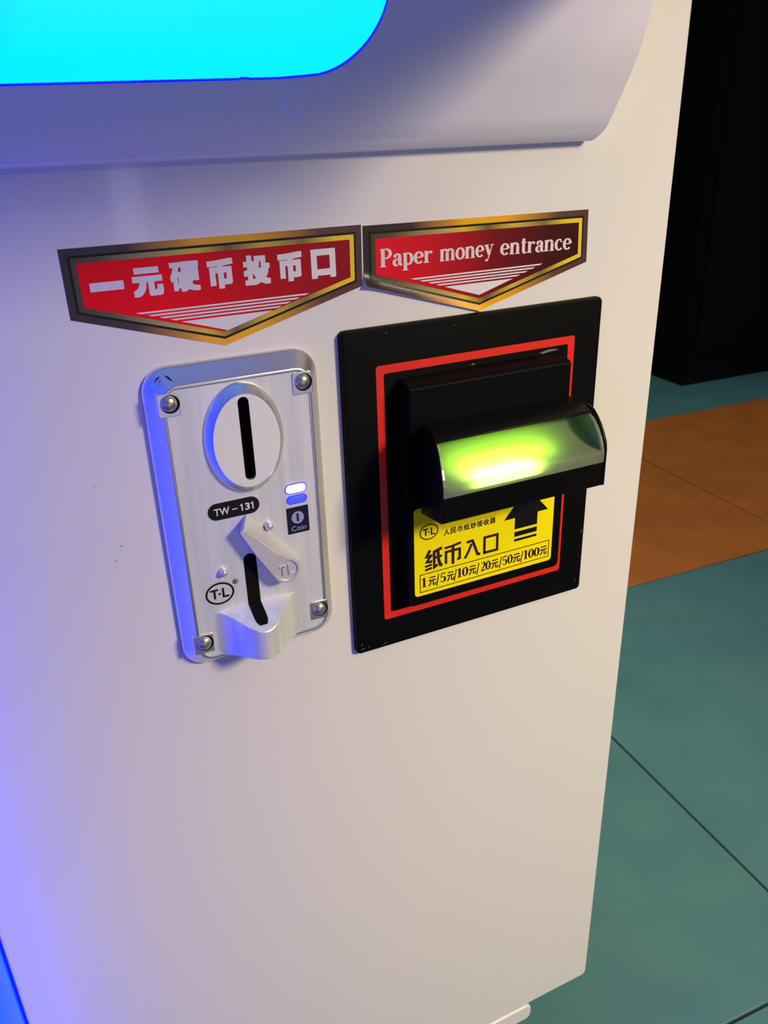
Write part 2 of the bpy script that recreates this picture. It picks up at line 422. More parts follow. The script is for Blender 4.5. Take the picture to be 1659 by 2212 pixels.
# ---------------------------------------------------------------- stickers
PENT = [(-18.3, 41.3), (86.6, 41.0), (86.2, 19.2), (32.0, 4.0), (-18.3, 19.0)]
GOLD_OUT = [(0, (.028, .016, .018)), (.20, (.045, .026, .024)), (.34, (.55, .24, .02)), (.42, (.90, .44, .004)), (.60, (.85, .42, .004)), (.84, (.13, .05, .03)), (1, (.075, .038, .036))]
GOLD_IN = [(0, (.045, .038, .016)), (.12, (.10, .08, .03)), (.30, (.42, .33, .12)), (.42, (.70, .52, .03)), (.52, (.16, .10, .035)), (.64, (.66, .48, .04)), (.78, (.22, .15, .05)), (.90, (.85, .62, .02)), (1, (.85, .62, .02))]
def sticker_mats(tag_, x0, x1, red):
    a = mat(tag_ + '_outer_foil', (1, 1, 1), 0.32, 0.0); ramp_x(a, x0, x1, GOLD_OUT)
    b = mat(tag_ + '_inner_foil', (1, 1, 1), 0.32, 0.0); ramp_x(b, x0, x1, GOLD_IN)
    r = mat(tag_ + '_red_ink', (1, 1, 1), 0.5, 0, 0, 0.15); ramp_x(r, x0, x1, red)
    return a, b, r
def fine_poly(outline, y, warp, step=1.6):
    """flat print cut into small faces so that it can follow a curled edge"""
    bm = bmesh.new(); vs_ = [bm.verts.new((x, 0, z)) for x, z in outline]; bm.faces.new(vs_)
    bmesh.ops.triangulate(bm, faces=bm.faces)
    for _ in range(9):
        es = [e for e in bm.edges if e.calc_length() > step]
        if not es: break
        bmesh.ops.subdivide_edges(bm, edges=es, cuts=1); bmesh.ops.triangulate(bm, faces=bm.faces)
    bm.verts.index_update()
    mb = MB(); mb.add([(v.co.x, y + warp(v.co.x, v.co.z), v.co.z) for v in bm.verts], [tuple(v.index for v in f.verts) for f in bm.faces]); bm.free()
    return mb
def sticker(name, label, pent, mats, ink, curl=None):
    t = thing(name, label, 'sticker', (pent[3][0], 0, pent[3][1]), 'five-sided gold bordered stickers')
    warp = curl or (lambda x, z: 0.0)
    mk = (lambda o, y: fine_poly(o, y, warp)) if curl else (lambda o, y: MB().flat(o, y))
    if curl:
        bk = mk(pent, -0.10)
        bk.build('backing', 'white_ink', t)
    else:
        MB().prism(pent, 0.0, -0.12).build('backing', 'white_ink', t)
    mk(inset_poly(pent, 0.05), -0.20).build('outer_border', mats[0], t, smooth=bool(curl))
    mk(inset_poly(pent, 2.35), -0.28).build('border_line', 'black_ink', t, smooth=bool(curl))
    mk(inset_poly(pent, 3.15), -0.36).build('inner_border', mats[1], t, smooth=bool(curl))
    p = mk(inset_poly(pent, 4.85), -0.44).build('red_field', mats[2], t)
    return t, p
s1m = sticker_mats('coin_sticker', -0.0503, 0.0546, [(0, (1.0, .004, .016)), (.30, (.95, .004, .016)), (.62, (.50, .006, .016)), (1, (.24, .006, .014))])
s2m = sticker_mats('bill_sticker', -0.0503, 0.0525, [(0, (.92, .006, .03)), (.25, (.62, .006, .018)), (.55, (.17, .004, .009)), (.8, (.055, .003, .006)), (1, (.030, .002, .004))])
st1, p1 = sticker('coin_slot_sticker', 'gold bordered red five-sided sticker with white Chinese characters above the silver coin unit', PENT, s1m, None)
YP = -0.50
for ch, box, bold in (('一', (-10.6, 0.2, 27.2, 30.0), 0.0), ('元', (2.9, 13.0, 23.9, 33.4), 0.064), ('硬', (15.5, 25.6, 24.2, 34.1), 0.050), ('币', (28.3, 37.5, 23.9, 33.9), 0.070),
                      ('投', (41.0, 50.8, 23.8, 34.0), 0.058), ('币', (53.6, 62.9, 23.8, 33.9), 0.070), ('口', (66.2, 75.7, 23.7, 33.9), 0.075)):
    mb = MB(); put_text(mb, ch, box, YP, bold); mb.build('character', 'white_ink', p1)
def chevron(parent, x0, z0, x1, tipx, tipz, ink):
    """four thin lines over a triangle pointing down"""
    w = x1 - x0
    for k in range(4):
        d = k * 1.12; a = x0 + k * 3.68; b = x1 - k * 3.62
        mb = MB(); mb.add([(a, YP, z0 - d + .28), (b, YP, z0 - d + .28), (b - 1.5, YP, z0 - d - .30), (a + 1.6, YP, z0 - d - .30)], [(0, 1, 2, 3)])
        mb.build('stripe', ink, parent)
    d = 4 * 1.08
    MB().add([(x0 + 14.6, YP, z0 - d), (x1 - 14.2, YP, z0 - d), (tipx, YP, tipz)], [(0, 1, 2)]).build('triangle', ink, parent)
chevron(p1, 2.7, 18.7, 64.8, 33.3, 9.4, 'white_ink')

PENT2 = [(87.2, 40.5), (189.2, 39.4), (190.0, 18.4), (137.3, 4.0), (86.8, 19.2)]
def curl2(x, z):
    # the lower left edge has come loose and stands off the panel
    a = Vector((86.8, 19.2)); b = Vector((137.3, 4.0)); d = (b - a).normalized(); nrm = Vector((-d.y, d.x))
    dist = (Vector((x, z)) - a).dot(nrm); s = (Vector((x, z)) - a).dot(d) / (b - a).length
    if dist < 0: dist = 0
    k = max(0.0, 1 - dist / 4.6); amp = 1.9 * (1 - 0.45 * min(1, max(0, s)))
    if s > 1: amp *= max(0, 1 - (s - 1) * 6)
    c_ = (Vector((x, z)) - a).length
    return -amp * k * k - 1.1 * max(0, 1 - c_ / 7.0) ** 2
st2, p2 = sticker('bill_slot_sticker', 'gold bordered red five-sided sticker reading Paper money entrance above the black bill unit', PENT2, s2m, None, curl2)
chevron(p2, 106.5, 19.6, 167.4, 137.1, 10.4, 'white_ink')

# --- condensed serif letters drawn with a broad pen: unit = millimetres, x-height 4.5, cap height 6.7
XH, CH = 4.55, 6.75
def G(mb, ch, ox, T):
    S = 1.30; H = 0.50            # stem and hairline
    def st(p, w): stroke(mb, [(ox + a, b) for a, b in p], w, YPX[0], 0, T)
    def serif(x, z, w=1.9): st([(x - w / 2, z), (x + w / 2, z)], 0.36)
    def bowl(cx, cz, a, b, t0=0, t1=360, n=28):
        P = arc(cx, cz, a, b, t0, t1, n)
        ws = [H + (S - H) * abs(math.cos(math.radians(t0 + (t1 - t0) * i / n))) ** 1.3 for i in range(n + 1)]
        st(P, ws)
    if ch == 'P':
        st([(1.1, 0), (1.1, CH)], 1.45); serif(1.1, .18, 2.4); st([(.1, CH - .18), (2.4, CH - .18)], .36)
        bowl(2.2, CH - 1.85, 1.75, 1.68, -90, 90, 16); st([(1.2, CH - 3.53), (2.3, CH - 3.53)], H); return 4.7
    if ch == 'a':
        st([(2.75, .3), (2.75, 3.3)], S); bowl(1.85, 3.15, .95, 1.2, 0, 165, 12); st([(.95, 3.0), (.95, 3.5)], [.9, .7])
        bowl(1.65, 1.25, 1.0, 1.15, 70, 290, 16); st([(2.0, 2.3), (2.75, 2.6)], .45); st([(2.7, .5), (3.2, .15), (3.8, .5)], [.7, .6, .3]); return 3.9
    if ch in 'pn':
        if ch == 'p':
            st([(1.0, -2.0), (1.0, XH - .1)], S); serif(1.0, -1.9, 2.2); st([(.1, XH - .3), (1.2, XH - .1)], .36)
            bowl(2.15, XH / 2, 1.45, 2.1, -130, 130, 24); return 4.4
        st([(1.0, 0), (1.0, XH - .1)], S); serif(1.0, .18, 2.0); st([(.1, XH - .3), (1.2, XH - .1)], .36)
        bowl(2.35, XH - 1.5, 1.15, 1.35, 10, 160, 12); st([(3.5, 0), (3.5, XH - 1.4)], S); serif(3.5, .18, 2.0); return 4.75
    if ch == 'm':
        st([(1.0, 0), (1.0, XH - .1)], S); serif(1.0, .18, 1.9); st([(.1, XH - .3), (1.2, XH - .1)], .36)
        for k in (0, 1):
            bowl(2.2 + k * 2.4, XH - 1.45, 1.15, 1.3, 10, 160, 12); st([(3.3 + k * 2.4, 0), (3.3 + k * 2.4, XH - 1.35)], S); serif(3.3 + k * 2.4, .18, 1.8)
        return 7.0
    if ch == 'o': bowl(2.0, XH / 2, 1.5, 2.1); return 4.1
    if ch == 'e':
        bowl(1.95, XH / 2, 1.4, 2.1, 5, 318, 28); st([(.8, XH / 2 + .1), (3.35, XH / 2 + .1)], .45); st([(3.0, XH / 2 + .1), (3.0, XH / 2 + .8)], .8); return 3.9
    if ch == 'c':
        bowl(1.95, XH / 2, 1.4, 2.1, 55, 318, 24); st([(2.75, 3.3), (3.0, 3.75)], [1.0, .8]); return 3.75
    if ch == 'r':
        st([(1.0, 0), (1.0, XH - .1)], S); serif(1.0, .18, 2.1); st([(.1, XH - .3), (1.2, XH - .1)], .36)
        st([(1.3, 2.7), (1.7, 3.7), (2.4, 4.2), (2.9, 4.1)], [.4, .5, .6, .7]); st([(2.75, 4.25), (3.05, 3.45)], [.8, 1.0]); return 3.55
    if ch == 't':
        st([(1.25, .8), (1.25, 5.9)], [S, S]); st([(.2, XH - .2), (2.5, XH - .2)], .4); st([(1.2, 1.0), (1.5, .25), (2.1, .15), (2.6, .6)], [S, .8, .55, .3]); return 2.85
    if ch == 'y':
        st([(1.0, XH - .1), (2.35, .6)], S); st([(3.6, XH - .1), (2.4, .4), (1.6, -1.5), (1.0, -1.7)], [.45, .5, .55, .7]); serif(1.0, XH - .18, 2.0); serif(3.6, XH - .18, 1.7)
        st([(.6, -1.5), (1.2, -1.5)], .9); return 4.5
    # figures, height 4.7 when CH is scaled
    if ch == '1':
        st([(1.6, 0), (1.6, CH)], 1.35); serif(1.6, .2, 3.0); st([(.3, CH - 1.0), (1.5, CH - .15)], [.4, .6]); return 3.3
    if ch == '0':
        P = arc(1.9, CH / 2, 1.35, CH / 2 - .2, 0, 360, 28); st(P, [.42 + .95 * abs(math.cos(math.radians(i * 360 / 28))) ** 1.4 for i in range(29)]); return 3.9
    if ch == '5':
        st([(.8, CH - .4), (3.3, CH - .3)], .85); st([(.85, CH - .2), (.6, 3.6)], .5); P = arc(1.7, 2.1, 1.35, 1.95, 140, -140, 20)
        st(P, [.45 + .85 * max(0, math.cos(math.radians(140 - i * 14))) for i in range(21)]); st([(.5, .7), (1.0, 1.1)], .9); return 3.9
    if ch == '2':
        P = arc(1.9, CH - 1.9, 1.3, 1.7, 160, -30, 14); st(P, [.7] + [.5 + .85 * max(0, math.cos(math.radians(160 - i * 13.6))) for i in range(1, 15)])
        st([(3.0, CH - 2.7), (1.0, .9)], [1.2, .5]); st([(.4, .5), (3.5, .5)], [1.0, 1.0]); st([(3.3, .5), (3.5, 1.6)], .4); return 3.9
    return 2.0
YPX = [YP]
def serif_word(mb, word, x0, x1, z0, z1, y, cap=CH):
    """word from x0 to x1 with the baseline running z0 to z1"""
    YPX[0] = y
    tot = 0; dummy = MB()
    for c_ in word: tot += G(dummy, c_, 0, None)
    k = (x1 - x0) / tot; kz = cap / CH; ox = 0
    def T(a, b): return (x0 + a * k, z0 + (z1 - z0) * (a / tot) + b * kz)
    for c_ in word: ox += G(mb, c_, ox, T)
for wd, a, b, za, zb in (('Paper', 93.6, 116.0, 25.2, 25.1), ('money', 119.0, 143.6, 25.0, 25.1), ('entrance', 146.6, 181.4, 24.9, 24.3)):
    mb = MB(); serif_word(mb, wd, a, b, za, zb, YP, 6.55); mb.build('word', 'pink_ink', p2)

# ---------------------------------------------------------------- silver coin unit
coin = thing('coin_acceptor', 'silver metal coin acceptor with oval coin slot and return lever below the Chinese sticker', 'coin acceptor', (32.5, 0, -124))
def ins(d, extra=0): return rr(0 + d, 65 - d, -124 + d * 1.15, 0 - d * 1.1, max(1.5, 9.5 - d * .75))
F = -8.4
rings = [at_y(ins(0), 0), at_y(ins(0), -1.6), at_y(ins(.25), -2.2), at_y(ins(.8), -2.8), at_y(ins(4.7), F + .35), at_y(ins(5.1), F - .25), at_y(ins(5.4), F - .4),
         at_y(ins(5.9), F - .4), at_y(ins(6.15), F - .3), at_y(ins(6.3), F + .0)]
MB().loft(rings, True, False).build('bezel', 'silver', coin, smooth=True, angle=28)
MB().prism(ins(6.2), F + .6, F).build('faceplate', 'brushed', coin)
# corner seats and rivets
for rx, rz in ((7.5, -11.2), (56.6, -10.8), (7.6, -109.8), (56.6, -108.4)):
    sx = -1 if rx < 30 else 1; sz = 1 if rz > -50 else -1
    x0, x1 = sorted((rx + sx * 4.0, rx - sx * 3.9)); z0, z1 = sorted((rz + 3.6, rz - 4.9))
    MB().prism(rr(x0, x1, z0, z1, 1.0 if sx > 0 else .6, 4), F + 5.0, F - .45).build('rivet_seat', 'silver', coin, bevel=.25)
    MB().prism(ell(rx + .45, rz - .25, 3.35, 3.35, 32), F - .2, F - .5).build('rivet_disc', 'black_slot', coin)  # black disc set off-centre behind the rivet
    MB().dome(rx, F - .5, rz, 2.95, 1.9).build('rivet', 'rivet', coin, smooth=True)
# oval boss with the coin slot
ox, oz = 32.7, -28.6; NB = 72
def stad(cx, cz, hw, hl, n):
    out = []
    for i in range(n):
        a = 2 * math.pi * i / n; dx, dz = math.cos(a) , math.sin(a)
        x = hw * dx; z = (hl - hw) * (1 if dz > 0 else -1) * (abs(dz) ** .35 if True else 1) + hw * dz
        out.append((cx + x, cz + z))
    return out
def capsule(cx, cz, hw, hl, n):             # vertical capsule resampled by angle
    q = n // 4; out = []
    for i in range(n):
        a = 2 * math.pi * i / n
        px, pz = math.cos(a), math.sin(a)
        # walk: side, cap, side, cap
        t = (i / n * 4 + .5) % 4
        k = int(t); u = t - k
        if k == 0: out.append((cx + hw, cz - (hl - hw) + 2 * (hl - hw) * u))
        elif k == 1: out.append((cx + hw * math.cos(math.pi * u), cz + hl - hw + hw * math.sin(math.pi * u)))
        elif k == 2: out.append((cx - hw, cz + (hl - hw) - 2 * (hl - hw) * u))
        else: out.append((cx - hw * math.cos(math.pi * u), cz - hl + hw - hw * math.sin(math.pi * u)))
    return out
def obos(a, b, y): return at_y(ell(ox, oz, a, b, NB), y)
slot_l = capsule(ox - .1, oz + .9, 2.05, 15.9, NB)
MB().loft([obos(15.1, 21.3, F + .3), obos(15.0, 21.2, F - .6), obos(14.6, 20.7, F - 1.3), obos(12.7, 18.0, F - 3.9), obos(12.45, 17.7, F - 4.15)], False, False).build('coin_slot_rim', 'silver', coin, smooth=True, angle=40)
cp = MB().loft([obos(12.45, 17.7, F - 4.15), obos(12.0, 17.2, F - 4.2), at_y(slot_l, F - 4.2), at_y(slot_l, F - 2.6)], False, False).build('coin_slot_plate', 'satin', coin)
MB().loft([at_y(slot_l, F - 3.9), at_y(slot_l, F - .2)], False, True).build('coin_slot', 'black_slot', coin)
# indicator lamps
for nm, x0, x1, z0, z1, m_, m_r in (('indicator_lamp', 46.3, 55.2, -54.7, -50.4, 'led_white', 'led_rim'), ('indicator_lamp', 46.6, 55.1, -59.0, -55.3, 'led_blue', 'led_rim')):
    r = (z1 - z0) / 2 - .01
    ro = MB().prism(rr(x0, x1, z0, z1, r, 10), F + .2, F - .12).build('lamp_rim', m_r, coin)
    il = MB().prism(rr(x0 + .45, x1 - .45, z0 + .45, z1 - .45, r - .46, 10), F, F - .4).build(nm, m_, coin, bevel=.2)
    il['label'] = 'bright white-blue lamp' if m_ == 'led_white' else 'dim blue lamp'
# coin badge
bd = MB().prism(rr(46.2, 55.2, -71.6, -60.3, .3, 3), F, F - .15).build('coin_badge', 'navy', coin); bd['label'] = 'navy plate printed Coin'
MB().flat(ell(50.6, -64.9, 2.55, 2.65, 40), F - .19).build('coin_symbol', 'lilac', bd)
MB().flat(rr(50.15, 51.0, -66.6, -63.1, .1, 2), F - .23).build('coin_symbol_slot', 'navy', bd)
mb = MB(); put_text(mb, 'Coin', (47.7, 53.8, -70.5, -68.4), F - .19, 0.012); mb.build('lettering', 'lilac', bd)
# model badge
bd = MB().prism(rr(15.3, 36.3, -59.3, -51.5, 3.88, 12), F, F - .08).build('model_badge', 'clear', coin)
MB().flat(rr(15.8, 35.8, -58.85, -51.95, 3.44, 12), F - .13).build('badge_print', 'black_ink', bd)
mb = MB(); put_text(mb, 'TW', (18.2, 24.1, -57.0, -54.1), F - .18, 0.02); put_text(mb, '3', (30.1, 32.0, -57.0, -54.1), F - .18, 0.05);
for ox_ in (29.0, 33.2): stroke(mb, [(ox_, -57.0), (ox_, -54.1)], .52, F - .18); stroke(mb, [(ox_ - .75, -54.85), (ox_, -54.3)], .42, F - .18)
stroke(mb, [(25.1, -55.6), (27.2, -55.6)], .42, F - .18)
mb.build('lettering', 'white_ink', bd)
# round-cornered maker's mark
bd = MB().prism(ell(16.4, -89.8, 7.1, 6.1, 48), F, F - .06).build('maker_badge', 'clear', coin)
MB().flat(ell(22.6, -86.3, 2.0, 1.9, 32), F - .05).build('badge_tab', 'clear', bd)
MB().ring(ell(16.4, -89.8, 5.75, 4.85), ell(16.4, -89.8, 4.95, 4.05), F - .10).build('badge_ring', 'black_ink', bd)
def tl_letters(mb, cx, cz, k, w, y, T=None):
    P = lambda a, b: (cx + a * k, cz + b * k)
    stroke(mb, [P(-3.5, 1.75), P(-.75, 1.75)], w, y, w * .3, T); stroke(mb, [P(-2.1, 1.7), P(-2.1, -1.9)], w, y, w * .2, T)
    stroke(mb, [P(1.35, 1.9), P(1.35, -1.75), P(3.4, -1.75)], w, y, w * .25, T)
mb = MB(); tl_letters(mb, 16.4, -89.8, 1.0, .85, F - .11); mb.flat(ell(16.3, -90.0, .5, .5, 16), F - .11); mb.build('lettering', 'black_ink', bd)
mb = MB(); mb.ring(ell(22.9, -86.2, 1.15, 1.1, 28), ell(22.9, -86.2, .86, .81, 28), F - .11); put_text(mb, 'R', (22.4, 23.4, -86.85, -85.55), F - .11, 0.06)
mb.build('registered_mark', 'black_ink', bd)
# studs
for x, z in ((38.4, -65.4), (18.6, -80.6)):
    MB().loft([at_y(ell(x, z, 1.7, 1.7, 20), F), at_y(ell(x, z, 1.55, 1.55, 20), F - 1.8)], False, False).dome(x, F - 1.8, z, 1.55, 1.1, 20, 5).build('stud', 'stud', coin, smooth=True, angle=50)
# return lever
LT = -15.0
pcx, pcz, pr = 42.3, -83.4, 5.5
def lev(tip, cor, mid, mid2, c, r, a0, a1, low, n=22):
    pts = [tip, cor, mid, mid2]
    pts += arc(c[0], c[1], r, r, a0, a1, n)
    pts += [low]
    return pts
top = lev((25.3, -62.9), (26.9, -62.2), (31.9, -67.0), (38.6, -74.8), (pcx, pcz), pr, 38, -140, (30.6, -73.8))
basel = lev((28.9, -60.3), (30.3, -58.6), (36.3, -65.0), (42.4, -73.2), (44.0, -84.2), 5.6, 38, -140, (32.5, -74.6))
def lerp(A, B, t): return [(a[0] + (b[0] - a[0]) * t, a[1] + (b[1] - a[1]) * t) for a, b in zip(A, B)]
smooth_mid = lambda t: lerp(basel, top, t)
lv = MB().loft([at_y(basel, F + .2), at_y(smooth_mid(.5), (F + LT) / 2), at_y(smooth_mid(.94), LT + .3), at_y(lerp(top, [(35.5, -76)] * len(top), .02), LT)])
lever = lv.build('return_lever', 'lever', coin)
cut = MB().prism(ell(pcx, pcz, 4.35, 4.35, 40), LT - 1, LT + .55).build('cut', 'satin', coin)
bo = lever.modifiers.new('recess', 'BOOLEAN'); bo.operation = 'DIFFERENCE'; bo.object = cut; bo.solver = 'EXACT'
dg = bpy.context.evaluated_depsgraph_get(); dg.update()
nm = bpy.data.meshes.new_from_object(lever.evaluated_get(dg)); lever.modifiers.clear(); lever.data = nm
bpy.data.objects.remove(cut, do_unlink=True)
bv = lever.modifiers.new('bevel', 'BEVEL'); bv.width = 0.00025; bv.segments = 2; bv.limit_method = 'ANGLE'; bv.angle_limit = math.radians(40)
nm.polygons.foreach_set('use_smooth', [True] * len(nm.polygons)); nm.set_sharp_from_angle(angle=math.radians(30))
em = MB()
for pts in ([(-2.9, 1.9), (-.3, 1.9)], [(-1.5, 1.9), (-1.5, -2.2)], [(1.0, 2.3), (1.0, -1.9), (3.3, -1.9)]):
    P = [(pcx + a, pcz + b) for a, b in pts]; tmp = MB(); stroke(tmp, P, .75, LT + .12)
    k = len(tmp.v); em.add(tmp.v + [(x, LT + .6, z) for x, y, z in tmp.v], tmp.f + [tuple(reversed([i + k for i in f])) for f in tmp.f])
    n = k // 2; lo = list(range(n)) + list(reversed(range(n, k)))
    em.f += [tuple(len(em.v) - 2 * k + q for q in (lo[i], lo[(i + 1) % k], lo[(i + 1) % k] + k, lo[i] + k)) for i in range(k)]
em.build('embossed_letters', 'lever', lever)
# scoop-shaped coin return spout
cxs, hw, D = 30.4, 17.4, 12.3
def bell(x):
    t = (x - cxs) / hw
    if abs(t) >= 1: return 0.0
    return D * (0.5 + 0.5 * math.cos(math.pi * t)) ** 0.92
N = 60; sp = MB()
R0, R1, R2, R3, R4, R5 = [], [], [], [], [], []
for i in range(N + 1):
    x = cxs - hw + 2 * hw * i / N; d = bell(x)
    R0.append((x, F + .4, -117.6)); R1.append((x, F - d * 0.97 + .25, -117.9)); R2.append((x, F - d, -117.2))
    R3.append((x, F - d - .01, -98.1 - d * .56)); R4.append((x, F - d * .975 - .02, -97.85 - d * .548)); R5.append((x, F + .4, -97.7))
for r in (R0, R1, R2, R3, R4, R5): sp.v += r
n = N + 1
for a in range(5):
    for i in range(N): sp.f.append((a * n + i, a * n + i + 1, (a + 1) * n + i + 1, (a + 1) * n + i))
sp.build('return_spout', 'brushed', coin, smooth=True, angle=24)
# the black return slot runs down the face and over the spout
sl = MB(); y_ = F - .06
sl.prism([(27.15, -97.9)] + [(32.3, -97.9)] + arc(29.72, -78.1, 2.58, 2.5, 0, 180, 14), F + .1, y_)
ptsL, ptsR = [], []
for k in range(7):
    d = 9.3 * k / 6; w = 2.55 if k < 5 else (2.3 if k == 5 else 1.5)
    z = -97.75 - d * .553; y = F - d - .30
    ptsL.append((29.75 - w + .03 * d, y, z)); ptsR.append((29.75 + w + .03 * d, y, z))
sl.add(ptsL + ptsR, [(i, i + 1, 8 + i, 7 + i) for i in range(6)])
sl.build('return_slot', 'black_slot', coin)
# scuffs at the upper left of the bezel
sc = MB()
for pts in ([(4.0, -3.9), (5.4, -2.8), (6.6, -2.4)], [(8.2, -2.2), (9.3, -3.0), (10.2, -3.9)]):
    tmp = MB(); stroke(tmp, pts, [.12, .5, .1], 0)
    sc.add([(x, -2.95 - max(0, min(4.6, min(x, -z) - .9)) * 1.32, z) for x, y, z in tmp.v], tmp.f)
sc.build('scuff', 'black_ink', coin)

# ---------------------------------------------------------------- black bill unit
bill = thing('bill_acceptor', 'black bill acceptor with red outlined plate, green lit mouth and yellow label', 'bill acceptor', (136.6, 0, -141.6))
bx0, bx1, bz0, bz1 = 75.2, 197.9, -141.6, 3.3
MB().loft([at_y(rr(bx0 - .2, bx1 + .2, bz0 - .2, bz1 + .2, 2.2, 6), 0), at_y(rr(bx0 - .2, bx1 + .2, bz0 - .2, bz1 + .2, 2.2, 6), -2.2), at_y(rr(bx0 + .1, bx1 - .1, bz0 + .1, bz1 - .1, 2.0, 6), -2.85), at_y(rr(bx0 + .7, bx1 - .7, bz0 + .7, bz1 - .7, 1.8, 6), -3.0)]).build('mounting_plate', 'black', bill, smooth=True, angle=25)
MB().ring(rr(89.1, 184.4, -127.4, -11.4, 1.3, 5), rr(92.4, 181.0, -124.0, -14.8, .9, 5), -3.06).build('red_outline', 'red_print', bill)
IX0, IX1 = 98.0, 178.0; P = -10.0
MB().prism(rr(IX0, IX1, -120.0, -30, 2.5, 5), -2.9, P).build('label_panel', 'black', bill, bevel=.5)
MB().prism_x([(-2.9, -17.6), (-10.5, -18.6), (-12.6, -19.3), (-13.2, -20.2), (-13.2, -38), (-2.9, -38)], 98.3, 175.6).build('upper_block', 'black', bill, bevel=.5)
# snout
cheek = [(-9.8, -34.6), (-27.5, -34.4), (-30.2, -35.3), (-33, -37.6), (-35.6, -40.4), (-38, -43.9), (-39.5, -47), (-40.1, -50), (-40.1, -66), (-9.8, -75.6)]
def cheek_mesh(xf, xb, t):
    lo = lambda y: xb + (xf - xb) * min(1, max(0, (-y - 10) / 30))
    mb = MB(); mb.loft([[(lo(y), y, z) for y, z in cheek], [(lo(y) + t, y, z) for y, z in cheek]]); return mb
def lx(y): return 105.0 - 7.4 * min(1, max(0, (-y - 10) / 30))      # the left cheek leans in towards the plate
def snout_left(prof, off, x1): return MB().loft([[(lx(y) + off, y, z) for y, z in prof], [(x1, y, z) for y, z in prof]])
cheek_mesh(97.6, 105.0, 0.7).build('cheek', 'black_gloss', bill, bevel=.3)
cheek_mesh(174.2, 174.2, 1.4).build('cheek', 'black_gloss', bill, bevel=.3)
snout_left([(-9.8, -34.7), (-26, -34.5), (-30.4, -36.0), (-30.6, -36.7), (-29.6, -37.3), (-16, -37.0), (-9.8, -37.0)], 0.4, 174.4).build('hood', 'black_gloss', bill, bevel=.25)
snout_left([(-39.9, -55.4), (-39.9, -66), (-9.8, -75.4), (-9.8, -57), (-34, -57), (-35, -55.4)], 0.5, 174.4).build('chin', 'black', bill, bevel=.5)
# frosted lens: tray floor, front lip, side walls
fl_p = [(-40.2, -50.6), (-38.0, -50.3), (-35, -49.7), (-31.6, -48.6), (-28.4, -47.1), (-25.4, -45.2), (-23.4, -43.5), (-21.5, -41.7), (-19.5, -39.2), (-18.2, -37.2)]
lens = MB(); n = 24; rows = [[(lx(y) + .75 + (174.1 - lx(y) - .75) * i / n, y, z) for i in range(n + 1)] for y, z in [(-40.2, -55.4), (-40.2, -50.6)] + fl_p[1:]]
for r in rows: lens.v += r
for a in range(len(rows) - 1):
    for i in range(n): lens.f.append((a * (n + 1) + i, a * (n + 1) + i + 1, (a + 1) * (n + 1) + i + 1, (a + 1) * (n + 1) + i))
ln = lens.build('lit_tray', 'lens', bill, smooth=True, angle=35); ln['label'] = 'frosted tray glowing yellow-green'
arc_in = [(-18.2, -37.3), (-29.5, -37.3), (-32.2, -38.9), (-34.8, -41.6), (-37, -44.9), (-38.6, -48), (-39.2, -50.5)]
side = arc_in + fl_p[1:]
for x0, x1 in ((99.35, 99.9), (173.4, 174.0)):
    q0, q1 = ([(lx(y) + .75, y, z) for y, z in side], [(lx(y) + 1.3, y, z) for y, z in side]) if x0 < 120 else ([(x0, y, z) for y, z in side], [(x1, y, z) for y, z in side])
    MB().loft([q0, q1]).build('tray_side', 'lens', ln)
    rimm = MB(); a_o = [(-29.5, -36.9), (-32.6, -38.5), (-35.4, -41.3), (-37.8, -44.7), (-39.4, -48), (-40.2, -50.8)]; a_i = [(-29.5, -37.7), (-32.0, -39.3), (-34.5, -41.9), (-36.7, -45.2), (-38.2, -48.2), (-38.9, -50.6)]
    xa, xb = (99.4, 100.2) if x0 < 120 else (173.1, 174.0)
    fx = (lambda y, x: lx(y) + .8 + x - 99.4) if x0 < 120 else (lambda y, x: x)
    rimm.loft([[(fx(y, xa), y, z) for y, z in a_o + a_i[::-1]], [(fx(y, xb), y, z) for y, z in a_o + a_i[::-1]]]).build('tray_edge', 'lens', ln)
# lamp bar under the tray
led = area_light('bill_lamp', W(127, -37.2, -54.6), W(127, -36, -40), 0.028, 0.022, (0.72, 1.0, 0.20), 0.002)
led2 = area_light('bill_lamp', W(131, -27.5, -54.2), W(131, -25, -40), 0.044, 0.016, (0.45, 1.0, 0.02), 0.010)
# worn edges
for x, z, l, w, a in ((94, 1.2, 1.2, .3, 5), (124, .3, 1.0, .3, 0), (78, -139.4, 2.2, .5, 20), (81, -139.2, 1.2, .4, -10), (89, -139.8, 2.6, .3, 25), (196.3, -109, 2.4, .4, 80), (195.8, -123, .8, .4, 40), (183, -138, .7, .3, 0), (194.6, -136, 1.6, .35, 70), (77.5, -137, 1.4, .4, 70)):
    ca_, sa_ = math.cos(math.radians(a)), math.sin(math.radians(a))
    o_ = [(-l / 2, 0), (-l * .1, w / 2), (l * .3, w * .3), (l / 2, 0), (l * .1, -w / 2)]
    MB().flat([(x + p * ca_ - q * sa_, z + p * sa_ + q * ca_) for p, q in o_], -3.08).build('worn_patch', 'chip', bill)
sm = MB(); sm.add([(166, -3.1, -16.8), (170, -3.1, -15.9), (174, -3.1, -15.9), (176, -3.1, -16.6), (171, -3.1, -16.9), (168, -3.1, -17.3)], [(0, 1, 2, 3, 4, 5)]); sm.build('worn_patch', 'chip', bill); sm = MB()
sm.add([(132, -3.1, -16.9), (133.6, -3.1, -16.4), (134.4, -3.1, -16.8), (133, -3.1, -17.2)], [(0, 1, 2, 3)]); sm.build('worn_patch', 'chip', bill)
